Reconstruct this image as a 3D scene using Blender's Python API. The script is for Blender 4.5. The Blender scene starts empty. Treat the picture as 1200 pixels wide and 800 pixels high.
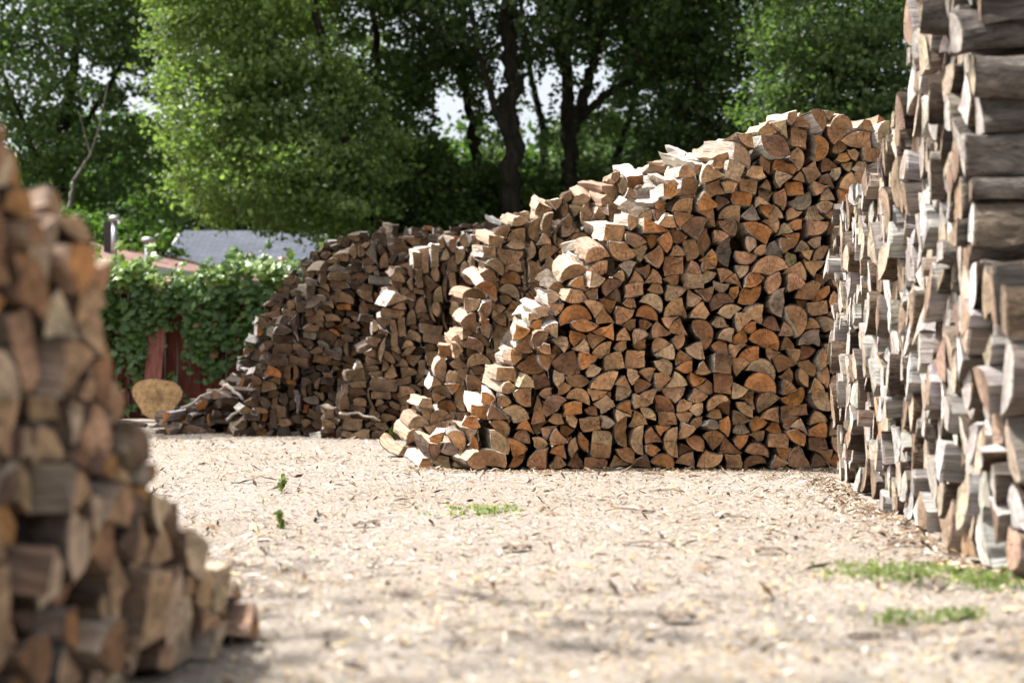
import bpy, math, random
import numpy as np
from mathutils import Vector, Matrix
from mathutils.bvhtree import BVHTree

rng = np.random.default_rng(11)
R = math.radians
sc = bpy.context.scene
COL = sc.collection
F, H, HZ = 1667.0, 0.5, 445.0      # focal length in photo pixels, eye height, horizon row


def at(px, py, Y):
    """estimate of a point of the place from where it appears and how far off it is"""
    return Vector(((px - 600) / F * Y, Y, H - (py - HZ) / F * Y))


# ------------------------------------------------------------------ materials
class N:
    def __init__(s, name):
        s.m = bpy.data.materials.new(name); s.m.use_nodes = True
        s.t = s.m.node_tree; s.t.nodes.clear()
        s.out = s.n('ShaderNodeOutputMaterial')

    def n(s, typ, **kw):
        nd = s.t.nodes.new(typ)
        for k, v in kw.items():
            if k in nd.inputs.keys(): s.set(nd.inputs[k], v)
            else: setattr(nd, k, v)
        return nd

    def set(s, inp, v):
        if isinstance(v, bpy.types.NodeSocket): s.t.links.new(v, inp)
        elif isinstance(v, bpy.types.Node): s.t.links.new(v.outputs[0], inp)
        else:
            if hasattr(inp.default_value, '__len__') and not isinstance(v, str):
                v = tuple(v)
                if len(v) == 3 and len(inp.default_value) == 4: v = v + (1,)
            inp.default_value = v

    def math(s, op, a, b=0.0, c=0.0, clamp=False):
        nd = s.n('ShaderNodeMath', operation=op); nd.use_clamp = clamp
        s.set(nd.inputs[0], a); s.set(nd.inputs[1], b)
        if op in ('MULTIPLY_ADD', 'SMOOTH_MIN'): s.set(nd.inputs[2], c)
        return nd.outputs[0]

    def mix(s, f, a, b, mode='MIX'):
        nd = s.n('ShaderNodeMix', data_type='RGBA', blend_type=mode)
        s.set(nd.inputs[0], f); s.set(nd.inputs[6], a); s.set(nd.inputs[7], b)
        return nd.outputs[2]

    def noise(s, vec, scale, detail=3, rough=0.6, dist=0.0):
        nd = s.n('ShaderNodeTexNoise'); s.set(nd.inputs['Vector'], vec)
        nd.inputs['Scale'].default_value = scale; nd.inputs['Detail'].default_value = detail
        nd.inputs['Roughness'].default_value = rough; nd.inputs['Distortion'].default_value = dist
        return nd.outputs['Fac']

    def ramp(s, v, a, b, x=0.0, y=1.0):
        nd = s.n('ShaderNodeMapRange'); s.set(nd.inputs[0], v)
        for i, q in zip((1, 2, 3, 4), (a, b, x, y)): nd.inputs[i].default_value = q
        return nd.outputs[0]

    def attr(s, name): return s.n('ShaderNodeAttribute', attribute_name=name).outputs

    def scale(s, vec, k):
        nd = s.n('ShaderNodeVectorMath', operation='MULTIPLY')
        s.set(nd.inputs[0], vec); nd.inputs[1].default_value = k
        return nd.outputs[0]

    def bsdf(s, col, rough=0.8, spec=0.25, bump=None, dist=0.01, strength=1.0, metal=0.0):
        b = s.n('ShaderNodeBsdfPrincipled')
        s.set(b.inputs['Base Color'], col); s.set(b.inputs['Roughness'], rough)
        b.inputs['Specular IOR Level'].default_value = spec
        b.inputs['Metallic'].default_value = metal
        if bump is not None:
            bn = s.n('ShaderNodeBump'); s.set(bn.inputs['Height'], bump)
            bn.inputs['Distance'].default_value = dist; bn.inputs['Strength'].default_value = strength
            s.t.links.new(bn.outputs[0], b.inputs['Normal'])
        s.t.links.new(b.outputs[0], s.out.inputs[0])
        return s.m


def mat_end():
    s = N('sawn_end_grain')
    lp = s.attr('lp')[1]; ec = s.attr('ec')[0]
    sep = s.n('ShaderNodeSeparateXYZ', Vector=lp)
    r = s.math('SQRT', s.math('ADD', s.math('POWER', sep.outputs[0], 2), s.math('POWER', sep.outputs[1], 2)))
    wob = s.noise(lp, 22, 3)
    rw = s.math('MULTIPLY_ADD', wob, 0.022, r)
    ring = s.math('SINE', s.math('MULTIPLY', rw, 620))
    ring2 = s.math('SINE', s.math('MULTIPLY', rw, 230))
    rg = s.math('ADD', s.math('MULTIPLY', ring, 0.55), s.math('MULTIPLY', ring2, 0.75))
    heart = s.ramp(rw, 0.05, 0.12, 0.80, 1.12)
    ang = s.math('ARCTAN2', sep.outputs[1], sep.outputs[0])
    cv = s.n('ShaderNodeCombineXYZ', X=s.math('MULTIPLY', ang, 5.5), Y=s.math('MULTIPLY', sep.outputs[2], 1.0), Z=s.math('MULTIPLY', r, 5))
    crk = s.noise(cv, 1.6, 2)
    crack = s.ramp(s.math('ABSOLUTE', s.math('SUBTRACT', crk, 0.5)), 0.0, 0.028, 1.0, 0.0)
    crack = s.math('MULTIPLY', crack, s.ramp(s.noise(lp, 14, 2), 0.42, 0.56))
    saw = s.noise(s.scale(lp, (35, 330, 40)), 1, 2)
    stain = s.noise(lp, 17, 4)
    f = s.math('MULTIPLY_ADD', rg, 0.13, 1.0)
    f = s.math('MULTIPLY', f, heart)
    f = s.math('MULTIPLY', f, s.ramp(saw, 0.3, 0.7, 0.88, 1.1))
    f = s.math('MULTIPLY', f, s.ramp(stain, 0.3, 0.72, 0.62, 1.25))
    c = s.mix(1.0, ec, s.n('ShaderNodeCombineColor', Red=f, Green=f, Blue=f), 'MULTIPLY')
    c = s.mix(s.ramp(s.noise(lp, 30, 3), 0.58, 0.78, 0, 0.4), c, (0.14, 0.10, 0.075))
    c = s.mix(s.math('MULTIPLY', crack, 0.9), c, (0.012, 0.008, 0.006))
    h = s.math('ADD', s.math('MULTIPLY', saw, 0.5), s.math('MULTIPLY', stain, 0.9))
    h = s.math('SUBTRACT', h, crack)
    return s.bsdf(c, 0.85, 0.15, h, 0.004, 0.8)


def mat_split():
    s = N('split_wood_grain')
    lp = s.attr('lp')[1]; c0 = s.attr('sc')[0]
    g = s.noise(s.scale(lp, (95, 95, 4.5)), 1, 5, 0.65, 0.4)
    g2 = s.noise(s.scale(lp, (230, 230, 6)), 1, 3)
    patch = s.noise(s.scale(lp, (13, 13, 5)), 1, 3)
    f = s.math('MULTIPLY', s.ramp(g, 0.28, 0.72, 0.42, 1.4), s.ramp(g2, 0.3, 0.7, 0.82, 1.12))
    c = s.mix(1.0, c0, s.n('ShaderNodeCombineColor', Red=f, Green=f, Blue=f), 'MULTIPLY')
    c = s.mix(s.ramp(patch, 0.45, 0.75, 0, 0.65), c, (0.2, 0.175, 0.15))
    sp = s.noise(s.scale(lp, (110, 110, 3)), 1, 2)
    c = s.mix(s.ramp(sp, 0.66, 0.7, 0, 0.75), c, (0.035, 0.025, 0.02))
    h = s.math('ADD', g, s.math('MULTIPLY', g2, 0.35))
    return s.bsdf(c, 0.8, 0.2, h, 0.012, 0.9)


def mat_bark():
    s = N('rough_bark')
    lp = s.attr('lp')[1]; c0 = s.attr('bc')[0]
    g = s.noise(s.scale(lp, (48, 48, 13)), 1, 4, 0.7, 0.8)
    big = s.noise(s.scale(lp, (14, 14, 6)), 1, 3)
    f = s.ramp(g, 0.3, 0.7, 0.35, 1.7)
    c = s.mix(1.0, c0, s.n('ShaderNodeCombineColor', Red=f, Green=f, Blue=f), 'MULTIPLY')
    c = s.mix(s.ramp(big, 0.55, 0.7, 0, 0.6), c, (0.16, 0.14, 0.12))
    return s.bsdf(c, 0.95, 0.1, s.math('ADD', g, s.math('MULTIPLY', big, .5)), 0.02, 1.0)


def mat_ground():
    s = N('chip_litter_ground')
    p = s.n('ShaderNodeNewGeometry').outputs['Position']
    a = s.noise(s.scale(p, (1, 1, 1)), 90, 4, 0.7)
    b = s.noise(p, 26, 4, 0.65, 1.0)
    d = s.noise(p, 1.1, 4, 0.6)
    e = s.noise(p, 5.5, 4, 0.7)
    c = s.mix(s.ramp(a, 0.32, 0.66), (0.19, 0.155, 0.125), (0.45, 0.405, 0.355))
    c = s.mix(s.ramp(b, 0.5, 0.72, 0, 0.6), c, (0.52, 0.47, 0.41))
    c = s.mix(s.ramp(d, 0.42, 0.66, 0, 0.55), c, (0.29, 0.235, 0.185))
    c = s.mix(s.ramp(e, 0.58, 0.72, 0, 0.7), c, (0.14, 0.10, 0.075))
    h = s.math('ADD', a, s.math('MULTIPLY', b, 1.2))
    return s.bsdf(c, 0.95, 0.1, h, 0.02, 0.9)


def mat_litter():
    s = N('wood_chips')
    c0 = s.attr('lc')[0]
    p = s.n('ShaderNodeNewGeometry').outputs['Position']
    f = s.ramp(s.noise(p, 60, 2), 0.3, 0.7, 0.75, 1.2)
    c = s.mix(1.0, c0, s.n('ShaderNodeCombineColor', Red=f, Green=f, Blue=f), 'MULTIPLY')
    return s.bsdf(c, 0.9, 0.12)


def mat_leaf(name='leaf', trans=0.45, rough=0.45, spec=0.35):
    s = N(name)
    c0 = s.attr('lc')[0]
    b = s.n('ShaderNodeBsdfPrincipled'); s.set(b.inputs['Base Color'], c0)
    b.inputs['Roughness'].default_value = rough; b.inputs['Specular IOR Level'].default_value = spec
    tr = s.n('ShaderNodeBsdfTranslucent')
    tc = s.mix(1.0, c0, (1.3, 1.5, 0.65), 'MULTIPLY'); s.set(tr.inputs[0], tc)
    mx = s.n('ShaderNodeMixShader'); mx.inputs[0].default_value = trans
    s.t.links.new(b.outputs[0], mx.inputs[1]); s.t.links.new(tr.outputs[0], mx.inputs[2])
    s.t.links.new(mx.outputs[0], s.out.inputs[0])
    return s.m


def mat_noise(name, c1, c2, scale=8, stretch=(1, 1, 1), rough=0.85, dist=0.01, spec=0.2, lo=.35, hi=.65, metal=0.0, coord='Object'):
    s = N(name)
    p = s.n('ShaderNodeTexCoord').outputs[coord]
    g = s.noise(s.scale(p, stretch), scale, 5, 0.65, 0.3)
    return s.bsdf(s.mix(s.ramp(g, lo, hi), c1, c2), rough, spec, g, dist, 0.8, metal)


def mat_shingle(name, c1, c2, rows=6.0):
    s = N(name)
    p = s.n('ShaderNodeTexCoord').outputs['UV']
    br = s.n('ShaderNodeTexBrick', Vector=p); br.inputs['Scale'].default_value = 1.0
    br.inputs['Color1'].default_value = (*c1, 1); br.inputs['Color2'].default_value = (*c2, 1)
    br.inputs['Mortar'].default_value = (*[x * .55 for x in c1], 1)
    br.inputs['Mortar Size'].default_value = 0.012
    br.inputs['Brick Width'].default_value = .32; br.inputs['Row Height'].default_value = .14
    g = s.noise(p, 1.3, 4, .6)
    f = s.ramp(g, .3, .7, .8, 1.15)
    c = s.mix(1.0, br.outputs[0], s.n('ShaderNodeCombineColor', Red=f, Green=f, Blue=f), 'MULTIPLY')
    return s.bsdf(c, .85, .2, br.outputs[1], .01)


M = dict(end=mat_end(), split=mat_split(), bark=mat_bark(), ground=mat_ground(), litter=mat_litter(),
         leaf=mat_leaf(), vine=mat_leaf('vine_leaf', .35, .38, .45),
         trunk=mat_noise('tree_bark', (.013, .011, .009), (.045, .037, .03), 9, (1, 1, .25), .95, .05),
         palebark=mat_noise('pale_branch_bark', (.10, .095, .085), (.24, .22, .19), 9, (1, 1, .25), .95, .03),
         fence=mat_noise('red_stained_boards', (.055, .014, .010), (.15, .040, .028), 6, (4, 4, .5), .8, .01),
         board=mat_noise('faded_red_board', (.14, .05, .038), (.26, .10, .075), 6, (4, 4, .5), .8, .01),
         lawn=mat_noise('lawn_turf', (.03, .055, .015), (.09, .13, .035), 3, rough=.95, coord='Object'),
         wallg=mat_noise('pale_green_siding', (.42, .50, .44), (.52, .58, .52), 2),
         wallw=mat_noise('pale_siding', (.5, .49, .46), (.62, .60, .57), 2),
         white=mat_noise('white_paint', (.70, .70, .69), (.82, .82, .81), 5),
         redroof=mat_shingle('red_brown_shingles', (.20, .115, .10), (.27, .17, .145)),
         greyroof=mat_shingle('grey_shingles', (.062, .072, .092), (.088, .10, .125)),
         steel=mat_noise('galvanised_steel', (.35, .36, .38), (.55, .56, .58), 12, rough=.4, metal=.8),
         dark=mat_noise('dark_metal', (.03, .03, .03), (.07, .06, .06), 12, rough=.5),
         glass=mat_noise('window_glass', (.02, .025, .03), (.04, .05, .055), 2, rough=.08, spec=.6),
         twig=mat_noise('dry_twig', (.07, .05, .038), (.22, .17, .13), 40, (1, 1, 1), .9, .004),
         barebranch=mat_noise('bare_grey_branch', (.30, .25, .21), (.5, .44, .38), 30, (1, 1, 1), .8, .004))


# ------------------------------------------------------------------ object helpers
def tag(o, label=None, cat=None, group=None, kind=None):
    for k, v in (('label', label), ('category', cat), ('group', group), ('kind', kind)):
        if v: o[k] = v
    return o


def empty(name, loc):
    o = bpy.data.objects.new(name, None); COL.objects.link(o); o.location = loc
    o.empty_display_size = .1
    return o


def link(name, me, mats, parent=None, loc=(0, 0, 0)):
    o = bpy.data.objects.new(name, me); COL.objects.link(o); o.location = loc
    for m in (mats if isinstance(mats, (list, tuple)) else [mats]): me.materials.append(m)
    if parent: o.parent = parent
    return o


def set_attr(me, name, arr):
    k = arr.shape[1]
    a = me.attributes.new(name, 'FLOAT_VECTOR' if name == 'lp' else 'FLOAT_COLOR', 'POINT')
    if name == 'lp': a.data.foreach_set('vector', arr.astype(np.float32).ravel())
    else:
        if k == 3: arr = np.concatenate([arr, np.ones((len(arr), 1))], 1)
        a.data.foreach_set('color', arr.astype(np.float32).ravel())


class MB:
    """collects simple shapes and links them as one mesh object"""
    def __init__(s): s.v, s.f = [], []

    def box(s, c, size, rot=None):
        k = len(s.v); c = Vector(c)
        for dx in (-.5, .5):
            for dy in (-.5, .5):
                for dz in (-.5, .5):
                    q = Vector((dx * size[0], dy * size[1], dz * size[2]))
                    if rot is not None: q = rot @ q
                    s.v.append(tuple(c + q))
        for f in ((0, 1, 3, 2), (4, 6, 7, 5), (0, 4, 5, 1), (2, 3, 7, 6), (0, 2, 6, 4), (1, 5, 7, 3)):
            s.f.append(tuple(k + i for i in f))
        return s

    def tube(s, pts, rad, n=8):
        pts = [Vector(p) for p in pts]; k0 = len(s.v)
        for i, p in enumerate(pts):
            t = (pts[min(i + 1, len(pts) - 1)] - pts[max(i - 1, 0)]).normalized()
            a = t.cross(Vector((.3, 1, .1))).normalized(); b = t.cross(a)
            r = rad[i] if hasattr(rad, '__len__') else rad
            for j in range(n):
                th = 2 * math.pi * j / n
                s.v.append(tuple(p + r * (math.cos(th) * a + math.sin(th) * b)))
        for i in range(len(pts) - 1):
            for j in range(n):
                a0, a1 = k0 + i * n + j, k0 + i * n + (j + 1) % n
                s.f.append((a0, a1, a1 + n, a0 + n))
        s.f.append(tuple(k0 + j for j in range(n))[::-1])
        s.f.append(tuple(k0 + (len(pts) - 1) * n + j for j in range(n)))
        return s

    def poly(s, pts):
        k = len(s.v); s.v += [tuple(p) for p in pts]; s.f.append(tuple(range(k, k + len(pts)))); return s

    def build(s, name, mat, parent=None, loc=(0, 0, 0), smooth=False):
        me = bpy.data.meshes.new(name)
        l = Vector(loc)
        me.from_pydata([tuple(Vector(v) - l) for v in s.v], [], s.f)
        if smooth: me.polygons.foreach_set('use_smooth', [True] * len(me.polygons))
        me.update()
        o = link(name, me, mat, None, loc)
        if parent:
            o.parent = parent; o.location = Vector(loc) - parent.location
        return o


def curve_pts(p0, p1, sag, n, jit):
    p0, p1 = Vector(p0), Vector(p1); out = []
    for i in range(n + 1):
        t = i / n; q = p0.lerp(p1, t) + Vector((0, 0, -sag * 4 * t * (1 - t)))
        if 0 < i < n: q += Vector(rng.normal(0, jit, 3))
        out.append(q)
    return out


# ------------------------------------------------------------------ ground
def gz(x, y):
    return 0.010 * np.sin(x * 1.7 + .6) * np.cos(y * 1.3) + 0.006 * np.sin(x * 4.3 + y * 2.9) + 0.004 * np.sin(y * 9.1 - x * 5.0) - .004


def make_ground():
    u = np.linspace(-1, 1, 241); xs = np.sign(u) * (np.abs(u) * 7 + np.abs(u) ** 7 * 190)
    v = np.linspace(0, 1, 301); ys = -12 + v * 32 + v ** 9 * 260
    X, Y = np.meshgrid(xs, ys)
    fade = np.clip((20 - Y) / 4, 0, 1)
    Z = gz(X, Y) * fade
    Z += rng.normal(0, .0025, Z.shape) * fade
    me = bpy.data.meshes.new('ground')
    nv = X.size; me.vertices.add(nv)
    me.vertices.foreach_set('co', np.stack([X, Y, Z], -1).astype(np.float32).ravel())
    ny, nx = X.shape
    i = (np.arange(ny - 1)[:, None] * nx + np.arange(nx - 1)[None, :]).ravel()
    fill_quads(me, np.stack([i, i + 1, i + nx + 1, i + nx], 1))
    tag(link('ground', me, M['ground']), kind='structure')
    b = MB(); b.poly([(-150, 18.2, .012), (150, 18.2, .012), (150, 280, .012), (-150, 280, .012)])
    tag(b.build('lawn', M['lawn']), kind='structure')


def fill_quads(me, q, smooth=True):
    k = q.shape[1]; nf = len(q)
    me.loops.add(nf * k); me.polygons.add(nf)
    me.loops.foreach_set('vertex_index', q.astype(np.int32).ravel())
    me.polygons.foreach_set('loop_start', (np.arange(nf) * k).astype(np.int32))
    me.polygons.foreach_set('use_smooth', [smooth] * nf)
    me.update(calc_edges=True)


make_ground()


# ------------------------------------------------------------------ log cross sections
def cross_section(kind, Rr):
    """points round the section (pith at the origin) and which edges carry bark"""
    p1, p2 = rng.uniform(0, 6.28, 2)
    e1, e2 = rng.uniform(.02, .07), rng.uniform(.01, .04)
    rad = lambda t: Rr * (1 + e1 * math.sin(2 * t + p1) + e2 * math.sin(3 * t + p2))
    P = []                                                     # (x, y, edge after it is bark)

    def arc(a0, a1):
        n = max(3, int((a1 - a0) * Rr / .028))
        for i in range(n + 1):
            t = a0 + (a1 - a0) * i / n
            P.append((rad(t) * math.cos(t), rad(t) * math.sin(t), i < n))
    j = lambda k=.12: float(rng.uniform(-k, k)) * Rr
    if kind == 'round':
        n = 18
        for i in range(n):
            t = 2 * math.pi * i / n; P.append((rad(t) * math.cos(t), rad(t) * math.sin(t), True))
    elif kind == 'half':
        arc(rng.uniform(-.15, .1), math.pi + rng.uniform(-.15, .15)); P.append((j(), j(), False))
    elif kind == 'third':
        arc(0, rng.uniform(1.8, 2.3)); P.append((j(), j(), False))
    elif kind == 'quarter':
        arc(0, rng.uniform(1.35, 1.7)); P.append((j(.15), j(.15), False))
    elif kind == 'sixth':
        arc(0, rng.uniform(.85, 1.15)); P.append((j(.1), j(.1), False))
    elif kind == 'slab':
        w = rng.uniform(.75, 1.1); arc(math.pi / 2 - w, math.pi / 2 + w)
    elif kind == 'trap':
        a = rng.uniform(.9, 1.5); arc(0, a)
        k = rng.uniform(.3, .5)
        P.append((k * Rr * math.cos(a) + j(.06), k * Rr * math.sin(a) + j(.06), False))
        P.append((k * Rr + j(.06), j(.06), False))
    elif kind == 'block':
        w, h = rng.uniform(.8, 1.5) * Rr, rng.uniform(.55, .95) * Rr
        ox, oy = rng.uniform(-.5, .5) * Rr, rng.uniform(-.2, .7) * Rr
        for sx, sy in ((-1, -1), (1, -1), (1, 1), (-1, 1)):
            P.append((ox + sx * w / 2 + j(.09), oy + sy * h / 2 + j(.09), False))
    elif kind == 'wedge':
        w, h = rng.uniform(1.0, 1.7) * Rr, rng.uniform(.6, 1.0) * Rr
        ox, oy = rng.uniform(-.5, .5) * Rr, rng.uniform(0, .7) * Rr
        P += [(ox - w / 2, oy + j(), False), (ox + w / 2, oy + j(), False), (ox + j(.5), oy + h, False)]
    # subdivide straight edges, wobble them
    Q = []
    for i, (x, y, bk) in enumerate(P):
        x2, y2, _ = P[(i + 1) % len(P)]
        Q.append((x, y, bk))
        if not bk:
            L = math.hypot(x2 - x, y2 - y); n = int(L / .038)
            if n > 0:
                nx, ny = -(y2 - y) / L, (x2 - x) / L
                bow = rng.normal(0, .045) * L
                for q in range(1, n + 1):
                    t = q / (n + 1); o = bow * 4 * t * (1 - t) + rng.normal(0, .0032)
                    Q.append((x + (x2 - x) * t + nx * o, y + (y2 - y) * t + ny * o, False))
    return Q


KIND_WORD = dict(round='round', half='half-round', third='broad wedge', quarter='quarter-split', sixth='narrow wedge',
                 slab='flat slab', trap='four-sided', block='squared', wedge='three-sided')
DX = .006


def profile(Q, th):
    c, s_ = math.cos(th), math.sin(th)
    P = np.array([(x * c - y * s_, x * s_ + y * c) for x, y, _ in Q])
    x0, z0 = P[:, 0].min(), P[:, 1].min()
    P = P - (x0, z0)
    n = max(2, int(math.ceil(P[:, 0].max() / DX)) + 1)
    xs = np.arange(n) * DX
    lo = np.full(n, 9.); hi = np.full(n, -9.)
    for i in range(len(P)):
        a, b = P[i], P[(i + 1) % len(P)]
        if a[0] > b[0]: a, b = b, a
        m = (xs >= a[0] - DX) & (xs <= b[0] + DX)
        z = a[1] + (b[1] - a[1]) * np.clip((xs[m] - a[0]) / max(b[0] - a[0], 1e-5), 0, 1)
        lo[m] = np.minimum(lo[m], z); hi[m] = np.maximum(hi[m], z)
    ok = lo < 5
    lo[~ok] = P[:, 1].mean(); hi[~ok] = lo[~ok]
    return dict(off=(-x0, -z0), lo=lo, hi=hi, n=n, area=float((hi - lo).sum() * DX), top=float(hi.max()), w=float(P[:, 0].max()))


def library(mix, rlo, rhi, count=80, nrot=10, flat=None, wide=1.05):
    kinds, wts = zip(*mix.items()); w = np.array(wts, float); w /= w.sum()
    lib = []
    for i in range(count):
        k = rng.choice(kinds, p=w); Rr = rng.uniform(rlo, rhi) * (.55 if k == 'round' else .8 if k == 'half' else 1)
        Q = cross_section(k, Rr)
        if flat:
            Q = [(x * flat[0], y * flat[1], b) for x, y, b in Q]
        if rng.random() < .4 and k != 'round': Q = [(x, y, False) for x, y, b in Q]
        for r in range(nrot):
            for _ in range(12):
                th = rng.uniform(0, 2 * math.pi); pr = profile(Q, th)
                if (pr['w'] > wide * pr['top'] if wide > 0 else pr['w'] < -wide * pr['top']) or rng.random() < .06: break
            pr.update(Q=Q, kind=k, th=th, R=Rr); lib.append(pr)
    return lib


def pack(u0, u1, topf, lib, tries=90, slack=.03, hw=1.0):
    """stack a row the way a person does: fill the lowest dip with the piece that fits it best"""
    n = int((u1 - u0) / DX); xs = u0 + np.arange(n) * DX
    top = np.interp(xs, [p[0] for p in topf], [p[1] for p in topf])
    h = np.zeros(n); out = []; guard = 0
    while guard < 9000:
        guard += 1
        m = h < top - .035
        if not m.any(): break
        hh = np.where(m, h, 99.); i0 = int(np.argmin(hh))
        best = None
        for _ in range(tries):
            p = lib[rng.integers(len(lib))]
            o = i0 - int(rng.integers(0, p['n']))
            if o < 0 or o + p['n'] >= n: continue
            seg = h[o:o + p['n']]; z = float((seg - p['lo']).max())
            ic = o + p['n'] // 2
            if z + p['top'] > top[ic] + slack: continue
            void = float((z + p['lo'] - seg).sum() * DX)
            cost = void / (p['area'] ** .5 * .12) + hw * .35 * (z + p['top'] * .7 - h[i0]) / .12 - .16 * min(p['area'], .012) / .015
            if best is None or cost < best[0]: best = (cost, p, o, z, void)
        if best is None or best[4] / best[1]['area'] > .6:
            a, b = max(0, i0 - 3), min(n, i0 + 4)
            h[a:b] = np.maximum(h[a:b], h[i0] + .02)
            continue
        _, p, o, z, _v = best
        h[o:o + p['n']] = z + p['hi']
        out.append((p, float(xs[o]), z))
    return out


def pick(pal, rng_=None):
    w = np.array([p[1] for p in pal], float); w /= w.sum()
    i = int(rng.choice(len(pal), p=w)); c = np.array(pal[i][0]) * rng.uniform(.85, 1.15) * rng.uniform(.96, 1.04, 3)
    return c, pal[i][2]


# a log: sections along its length in a frame (U along the row, V up, W into the row)
def log_geo(Q, th, off, u, v, frame, L, jw, yaw, pitch, bt, cols, segs=5, rough=.0035):
    O, U, W = frame
    Vv = Vector((0, 0, 1)); U = Vector(U); W = Vector(W)
    c, s_ = math.cos(th), math.sin(th)
    cx = np.mean([q[0] for q in Q]); cy = np.mean([q[1] for q in Q])
    n = len(Q)
    nb = [Q[i][2] or Q[i - 1][2] for i in range(n)]            # vertex touches bark
    base = np.array([(q[0], q[1]) for q in Q])
    rr = np.hypot(base[:, 0], base[:, 1]) + 1e-6
    inner = base.copy()
    for i in range(n):
        if nb[i]: inner[i] *= (rr[i] - bt) / rr[i]
    ws = [0.0, .009] + list(np.linspace(.009, L, segs + 1)[1:])
    ang = rng.uniform(0, 6.28); crook = rng.normal(0, .012); tw = rng.normal(0, .05); tap = rng.uniform(-.08, .05)
    # a stepped, ragged end: the sawn plane is never quite square
    ea, eb = rng.normal(0, .07, 2)
    seed = rng.uniform(0, 9)
    m3 = Matrix.Rotation(yaw, 3, 'Z') @ Matrix.Rotation(pitch, 3, U)
    cen = Vector(O) + U * (u + (cx * c - cy * s_) + off[0]) + Vv * (v + (cx * s_ + cy * c) + off[1])
    rings_in, rings_out, lp_in, lp_out = [], [], [], []
    jit = [rng.normal(0, rough, (n, 2)) for _ in ws]; jit[1] = jit[0]
    for k, w in enumerate(ws):
        t = w / L
        sca = 1 + tap * t; tt = tw * t
        dx, dy = crook * math.sin(t * 3.0) * math.cos(ang), crook * math.sin(t * 3.0) * math.sin(ang) * .5
        ct, st = math.cos(tt), math.sin(tt)
        for src, rings, lps in ((inner, rings_in, lp_in), (base, rings_out, lp_out)):
            q = (src - (cx, cy)) * sca + jit[k] * min(1, k)
            q = np.stack([q[:, 0] * ct - q[:, 1] * st, q[:, 0] * st + q[:, 1] * ct], 1) + (dx, dy)
            wx = w + (ea * q[:, 0] + eb * q[:, 1]) * (1 - t) + (rng.normal(0, .0012, n) if k == 0 else 0)
            if src is base: wx = wx + (.003 if k == 0 else 0)
            qu = q[:, 0] * c - q[:, 1] * s_; qv = q[:, 0] * s_ + q[:, 1] * c
            ring = [cen + m3 @ (U * qu[i] + Vv * qv[i] + W * (wx[i] - .04)) + W * (jw + .04) for i in range(n)]
            rings.append(ring)
            lps.append([(src[i][0] + seed * 0, src[i][1], w + seed) for i in range(n)])
    G = {}
    # wood body: rings 1.. and back cap
    v_, f_, mi, lp = [], [], [], []
    for k in range(1, len(ws)): v_ += rings_in[k]; lp += lp_in[k]
    for k in range(len(ws) - 2):
        for i in range(n):
            if Q[i][2]: continue
            a, b = k * n + i, k * n + (i + 1) % n
            f_.append((a, b, b + n, a + n)); mi.append(0)
    K = (len(ws) - 2) * n
    f_.append(tuple(K + i for i in range(n))); mi.append(1)
    G['wood'] = (v_, f_, mi, lp)
    # sawn end
    v_, f_, mi, lp = list(rings_in[0]) + list(rings_in[1]), [], [], list(lp_in[0]) + list(lp_in[1])
    f_.append(tuple(range(n))[::-1]); mi.append(1)
    for i in range(n):
        if not Q[i][2]: f_.append((i, (i + 1) % n, n + (i + 1) % n, n + i)); mi.append(0)
    G['end'] = (v_, f_, mi, lp)
    # bark band
    if any(nb):
        v_, f_, mi, lp = [], [], [], []
        nr = len(ws)
        for k in range(nr): v_ += rings_out[k]; lp += lp_out[k]
        for k in (0, nr - 1): v_ += rings_in[k]; lp += lp_in[k]
        i0, i1 = nr * n, (nr + 1) * n
        for i in range(n):
            j2 = (i + 1) % n
            if Q[i][2]:
                for k in range(nr - 1): f_.append((k * n + i, k * n + j2, (k + 1) * n + j2, (k + 1) * n + i)); mi.append(2)
                f_.append((i, i0 + i, i0 + j2, j2)); mi.append(2)
                f_.append(((nr - 1) * n + i, (nr - 1) * n + j2, i1 + j2, i1 + i)); mi.append(2)
            if Q[i][2] != Q[i - 1][2]:                          # the long edges of the band
                # inner rings of the full length are needed here
                e = len(v_)
                for k in range(nr): v_.append(rings_in[k][i]); lp.append(lp_in[k][i])
                for k in range(nr - 1): f_.append((k * n + i, (k + 1) * n + i, e + k + 1, e + k)); mi.append(2)
        G['bark'] = (v_, f_, mi, lp)
    allv = [p for g in G.values() for p in g[0]]
    return dict(G=G, cols=cols, cen=cen, zmin=min(p.z for p in allv))


def mk_mesh(name, parts, origin=Vector((0, 0, 0))):
    """parts: list of (verts, faces, mat index, lp, (ec, sc, bc))"""
    V, Fc, MI, LP, EC, SC, BC = [], [], [], [], [], [], []
    for v_, f_, mi, lp, cols in parts:
        k = len(V)
        V += [(p[0] - origin[0], p[1] - origin[1], p[2] - origin[2]) for p in v_]
        Fc += [tuple(k + i for i in f) for f in f_]; MI += mi; LP += lp
        EC.append(np.tile(cols[0], (len(v_), 1))); SC.append(np.tile(cols[1], (len(v_), 1))); BC.append(np.tile(cols[2], (len(v_), 1)))
    me = bpy.data.meshes.new(name); me.from_pydata(V, [], Fc)
    me.polygons.foreach_set('material_index', MI)
    me.polygons.foreach_set('use_smooth', [m == 2 for m in MI])
    set_attr(me, 'lp', np.array(LP)); set_attr(me, 'ec', np.concatenate(EC)); set_attr(me, 'sc', np.concatenate(SC)); set_attr(me, 'bc', np.concatenate(BC))
    me.update()
    return me


LOGS = []
BARKS = [((.085, .058, .040), 4, ''), ((.13, .10, .075), 2, ''), ((.18, .155, .13), 1, ''), ((.05, .036, .027), 2, '')]


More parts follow.
